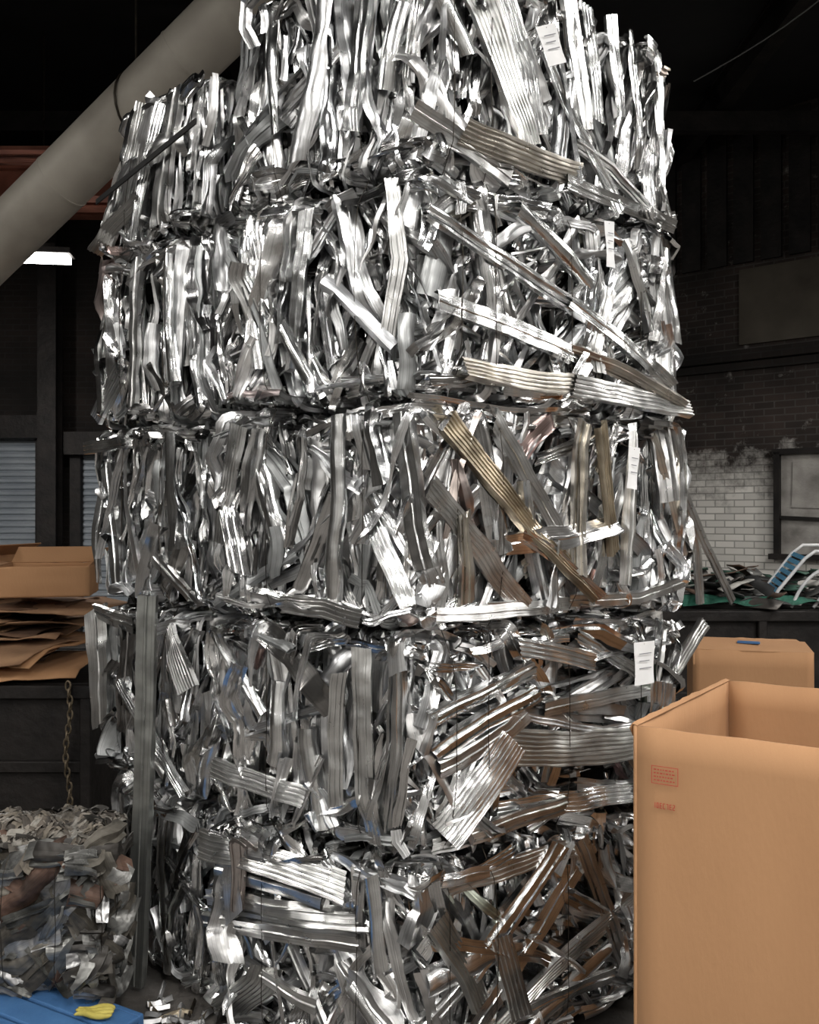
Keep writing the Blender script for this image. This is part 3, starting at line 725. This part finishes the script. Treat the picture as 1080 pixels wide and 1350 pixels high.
sheet(V, F, -2.3, 5.05, .86, .95, .8, .12, 5, .03); sheet(V, F, -3.0, 4.98, .89, .8, .7, -.1, 9, .03); sheet(V, F, -2.4, 5.1, .95, .9, .8, -.12, 15, .05)
o = mesh_obj('sheets_front', V, F, M_CARD, pile, True, 40); md = o.modifiers.new('t', 'SOLIDIFY'); md.thickness = .007

def quad_pts(cx, cy, sx, sy, r):
    return [Vector((cx, cy)) + Matrix.Rotation(r, 2) @ Vector((a * sx / 2, b * sy / 2)) for a, b in ((-1, -1), (1, -1), (1, 1), (-1, 1))]
def flaps(pts, z, parent, mat, outs=((0, .12, -.9), (1, .14, .5), (3, .14, -.3))):
    V = []; F = []
    for (i, ln, up) in outs:
        a = Vector((pts[i].x, pts[i].y, z)); b = Vector((pts[(i + 1) % 4].x, pts[(i + 1) % 4].y, z)); e = (b - a).normalized(); n = Vector((e.y, -e.x, 0))
        o = n * ln * math.cos(up) + Vector((0, 0, ln * math.sin(up))); k = len(V)
        V += [a, b, b + o - e * .02, a + o + e * .02]; F.append([k, k + 1, k + 2, k + 3])
    fo = mesh_obj('flaps', V, F, mat, parent); md = fo.modifiers.new('t', 'SOLIDIFY'); md.thickness = .005
q1 = quad_pts(-2.12, 5.2, .50, .42, .22)
o1 = open_box('cardboard_box', q1, 1.235, 1.41, M_CARD, .008, .01); flaps(q1, 1.41, o1, M_CARD, ((1, .12, .9), (3, .14, .2), (2, .14, .7)))
q2 = quad_pts(-2.85, 5.5, .62, .6, -.15)
o2 = open_box('cardboard_box', q2, 1.235, 1.45, M_CARD, .008, .01); flaps(q2, 1.45, o2, M_CARD)
V = []; F = []
z = .80; i = 0
while z > .04:
    pts = []
    for k in range(13):
        a = 2 * math.pi * k / 12
        lx = .013 * math.cos(a); lz = .026 * math.sin(a)
        o = Vector((lx, 0, lz)) if i % 2 == 0 else Vector((0, lx, lz))
        pts.append(Vector((-1.80 + .012 * math.sin(i * .5), 4.66, z)) + o)
    add_tube(V, F, pts, .0055, 6, False); z -= .038; i += 1
mesh_obj('hanging_chain', V, F, noisy_mat('chain_metal', (.1, .08, .05), (.25, .2, .14), 20, .5, .7, 0), None, True)

# ------------------------------------------------------------------ room shell
def wall(name, a, b, z0, z1, mat, th=.2):
    a = Vector(a); b = Vector(b); L = (b - a).length; ang = math.atan2(b.y - a.y, b.x - a.x)
    V = []; F = []; add_box(V, F, (L / 2, th / 2, (z0 + z1) / 2), (L, th, z1 - z0))
    ob = mesh_obj(name, V, F, mat); ob.location = (a.x, a.y, 0); ob.rotation_euler = (0, 0, ang)
    return ob
ZC = 6.2
V = []; F = []; add_box(V, F, (0, 3.5, -.1), (24, 20, .2)); mesh_obj('floor', V, F, M_FLOOR)
V = []; F = []; add_box(V, F, (0, 3.5, ZC + .1), (24, 20, .2)); mesh_obj('ceiling', V, F, M_CEIL)
wall('wall_back', (-11, 12), (1.3, 12), 0, ZC, M_BRICKB)
wr = wall('wall_right', (1.3, 12), (9, 5.84), 0, ZC, M_BRICKR)
wall('wall_right_side', (9, 5.84), (9, -5.5), 0, ZC, M_BRICKS)
wall('wall_front', (9, -5.5), (-11, -5.5), 0, ZC, M_BRICKF)
wall('wall_left', (-11, -5.5), (-11, 12), 0, ZC, M_BRICKS)
V = []; F = []
add_box(V, F, (4.9, -.05, 3.50), (9.8, .12, .12)); add_box(V, F, (4.9, -.03, 3.38), (9.8, .07, .08))
t1 = mesh_obj('trim_1', V, F, M_BRICKB); t1.location = wr.location; t1.rotation_euler = wr.rotation_euler
# dark steel strips, added where the upper wall is only dark
V = []; F = []
for i in range(33): add_box(V, F, (.2 + i * .3, -.03, 5.35), (.22, .05, 1.6))
t3 = mesh_obj('dark_wall_strips', V, F, M_STEEL); t3.location = wr.location; t3.rotation_euler = wr.rotation_euler
V = []; F = []; add_box(V, F, (4.45, -.02, 4.05), (2.6, .05, .85)); add_box(V, F, (7.6, -.02, 4.05), (3.0, .05, .85))
t2 = mesh_obj('trim_2', V, F, M_STUCCO); t2.location = wr.location; t2.rotation_euler = wr.rotation_euler
V = []; F = []
wx, wz, ww, wh = 4.32, 1.82, 1.5, 1.15
add_box(V, F, (wx, -.05, wz + wh / 2), (ww + .1, .12, .06)); add_box(V, F, (wx, -.06, wz - wh / 2), (ww + .16, .14, .06))
add_box(V, F, (wx - ww / 2, -.05, wz), (.06, .12, wh)); add_box(V, F, (wx + ww / 2, -.05, wz), (.06, .12, wh)); add_box(V, F, (wx + .02, -.045, wz - .18), (ww, .08, .035), 0, (0, .05))
w1 = mesh_obj('window_1', V, F, M_STEEL); w1.location = wr.location; w1.rotation_euler = wr.rotation_euler
V = []; F = []; add_box(V, F, (wx, -.01, wz), (ww, .04, wh)); add_box(V, F, (wx - .2, -.035, wz + .2), (.8, .02, .5), 0, (0, .03))
mesh_obj('boards', V, F, M_BOARD, w1)
def shutter(name, x0, x1, z1):
    V = []; F = []; z = 0.0
    prof = []
    while z < z1:
        prof += [(z, 0), (z + .02, -.025), (z + .06, -.025), (z + .08, 0)]; z += .085
    for (zz, yy) in prof: V += [Vector((x0, 11.93 + yy, zz)), Vector((x1, 11.93 + yy, zz))]
    for i in range(len(prof) - 1): F.append([2 * i, 2 * i + 1, 2 * i + 3, 2 * i + 2])
    ob = mesh_obj(name, V, F, M_SHUT)
    V = []; F = []
    add_box(V, F, (x0 - .05, 11.88, z1 / 2), (.14, .16, z1)); add_box(V, F, (x1 + .05, 11.88, z1 / 2), (.14, .16, z1)); add_box(V, F, ((x0 + x1) / 2, 11.8, z1 + .15), (x1 - x0 + .3, .3, .3))
    mesh_obj('guides', V, F, M_STEEL, ob)
shutter('door_1', -7.9, -4.98, 2.72)
shutter('door_2', -4.42, -2.2, 2.5)
for x in (-4.7, -8.3, 0.6):
    V = []; F = []; yy = 11.55
    add_box(V, F, (x, yy - .11, ZC / 2), (.24, .02, ZC)); add_box(V, F, (x, yy + .11, ZC / 2), (.24, .02, ZC)); add_box(V, F, (x, yy, ZC / 2), (.02, .2, ZC))
    mesh_obj('steel_column', V, F, M_STEEL)
V = []; F = []
for y in (7.6, 9.0, 10.4):
    z = 4.55 + (y - 7.6) * .28
    add_box(V, F, (-6, y, z + .12), (9.5, .16, .02)); add_box(V, F, (-6, y, z - .12), (9.5, .16, .02)); add_box(V, F, (-6, y, z), (9.5, .02, .24))
for x in (-9.5, -8, -6.5, -5.2, -4, -2.8): add_box(V, F, (x, 9.2, 5.05), (.08, 4.2, .14), 0, (.27, 0))
for i in range(14): add_box(V, F, (-6, 7.3 + i * .3, 4.72 + i * .3 * .28), (9.5, .27, .03), 0, (.27, 0))
mesh_obj('red_roof_beams', V, F, M_RUST)
V = []; F = []
for x in (0.8, 3.2, 5.6, -1.6):
    add_box(V, F, (x, 4, ZC - .35), (.14, 15, .03)); add_box(V, F, (x, 4, ZC - .05), (.14, 15, .03)); add_box(V, F, (x, 4, ZC - .2), (.02, 15, .3))
for y in (-2, 2, 5.5, 9): add_box(V, F, (2, y, ZC - .5), (13, .1, .2))
mesh_obj('roof_beams', V, F, M_STEEL)
V = []; F = []
pb = Vector((-2.2, 4.75, 3.17)); pc = Vector((-.40, 3.98, 4.36))
pts = [pb + (pc - pb) * t for t in [-.28 + i * .08 for i in range(26)]]
add_tube(V, F, pts, .15, 28)
duct = mesh_obj('ventilation_duct', V, F, M_PIPE, None, True, 50)
V = []; F = []
dr = (pc - pb).normalized()
for t in (.22, .62, 1.1):
    c = pb + (pc - pb) * t; add_tube(V, F, [c - dr * .006, c + dr * .006], .153, 28)
mesh_obj('joint_bands', V, F, M_PIPE, duct, True, 50)
V = []; F = []
c = pb + (pc - pb) * .47
add_tube(V, F, [c + Vector((0, -.02, .16)), Vector((c.x - .02, c.y, ZC))], .006, 6)
ring = [c + (Vector((0, 0, 1)) * math.cos(a) + dr.cross(Vector((0, 0, 1))).normalized() * math.sin(a)) * .162 for a in [i * math.pi / 10 for i in range(21)]]
add_tube(V, F, ring, .006, 6, False)
mesh_obj('hanger', V, F, M_WIRE, duct)
V = []; F = []
add_tube(V, F, [Vector((1.9, 5.9, 4.6)).lerp(Vector((3.3, 5.6, 5.6)), i / 10) - Vector((0, 0, .1 * math.sin(math.pi * i / 10))) for i in range(11)], .005, 6)
add_tube(V, F, [Vector((3.3, 5.6, 5.6)), Vector((3.3, 5.6, ZC))], .006, 6)
mesh_obj('ceiling_cable', V, F, noisy_mat('cable_grey', (.05, .05, .05), (.08, .08, .08), 5, .6, 0, 0))

# ------------------------------------------------------------------ lamps
def lamp(x, y, z, w, l, power, col=(1, .97, .93), rot=0, fill_globe=0):
    root = empty('ceiling_or_fill_lamp')  # also builds the unseen lights added for fill and wall wash
    V = []; F = []
    add_box(V, F, (0, 0, .06), (w + .06, l + .06, .05)); add_box(V, F, (0, 0, .11), (w * .5, l * .6, .05))
    V = [Matrix.Rotation(rot, 3, 'Z') @ v + Vector((x, y, z)) for v in V]
    mesh_obj('housing', V, F, M_STEEL, root)
    V = []; F = []
    add_tube(V, F, [(x, y, z + .13), (x, y, ZC)], .01, 6); mesh_obj('rod', V, F, M_WIRE, root)
    V = []; F = []; add_box(V, F, (0, 0, .005), (w, l, .06))
    V = [Matrix.Rotation(rot, 3, 'Z') @ v + Vector((x, y, z)) for v in V]
    mesh_obj('diffuser', V, F, M_LAMP, root)
    ld = bpy.data.lights.new('tube_or_fill_light', 'AREA'); ld.shape = 'RECTANGLE'; ld.size = w; ld.size_y = l; ld.energy = power; ld.color = col
    lo = bpy.data.objects.new('tube_or_fill_light', ld); COL.objects.link(lo); lo.location = (x, y, z - .034); lo.rotation_euler = (0, 0, rot); lo.parent = root
    if fill_globe:
        ld = bpy.data.lights.new('fill_bulb', 'POINT'); ld.energy = fill_globe; ld.shadow_soft_size = .12; ld.color = col
        lo = bpy.data.objects.new('fill_bulb', ld); COL.objects.link(lo); lo.location = (x, y, z - .18); lo.parent = root
lamp(1.0, -.6, 4.5, .6, 2.0, 130)
lamp(-2.3, .2, 4.6, .5, 1.8, 55)
lamp(3.4, 1.2, 4.6, .5, 1.8, 95)
lamp(-5.5, 1.5, 4.4, .5, 1.8, 50)  # unseen, added for broad grey fill on the bales
for x in (-6.0, -2.2, 1.8, 5.6): lamp(x, -3.9, 3.9, .6, 1.4, 95)  # unseen row, added to wash the front wall and streak the metal
lamp(7.2, 2.0, 4.2, .4, 1.8, 105)  # unseen side light, added as more fill for the metal
lamp(4.2, 4.8, 5.0, .4, 1.4, 40)
lamp(-3.4, 8.2, 4.08, .46, .16, 20, rot=.12)
lamp(-4.9, 7.6, 3.75, .4, 1.2, 35, fill_globe=110)  # out of view, added with a point fill to brighten beams and shutters
lamp(5.4, 6.4, 3.5, .4, 1.0, 45)  # out of view, added to light the right-hand brick wall

w = bpy.data.worlds.new('w'); scene.world = w; w.use_nodes = True
w.node_tree.nodes['Background'].inputs[0].default_value = (.55, .6, .7, 1); w.node_tree.nodes['Background'].inputs[1].default_value = .03

# ------------------------------------------------------------------ camera
cd = bpy.data.cameras.new('camera'); cam = bpy.data.objects.new('camera', cd); COL.objects.link(cam)
cd.sensor_fit = 'HORIZONTAL'; cd.sensor_width = 36; cd.lens = 36 * 1165 / 1080; cd.clip_start = .05
cam.location = (0, 0, 1.7); cam.rotation_euler = (math.radians(90.2), 0, 0)
scene.camera = cam
scene.view_settings.view_transform = 'Standard'
scene.view_settings.look = 'None'
scene.view_settings.exposure = 0.0
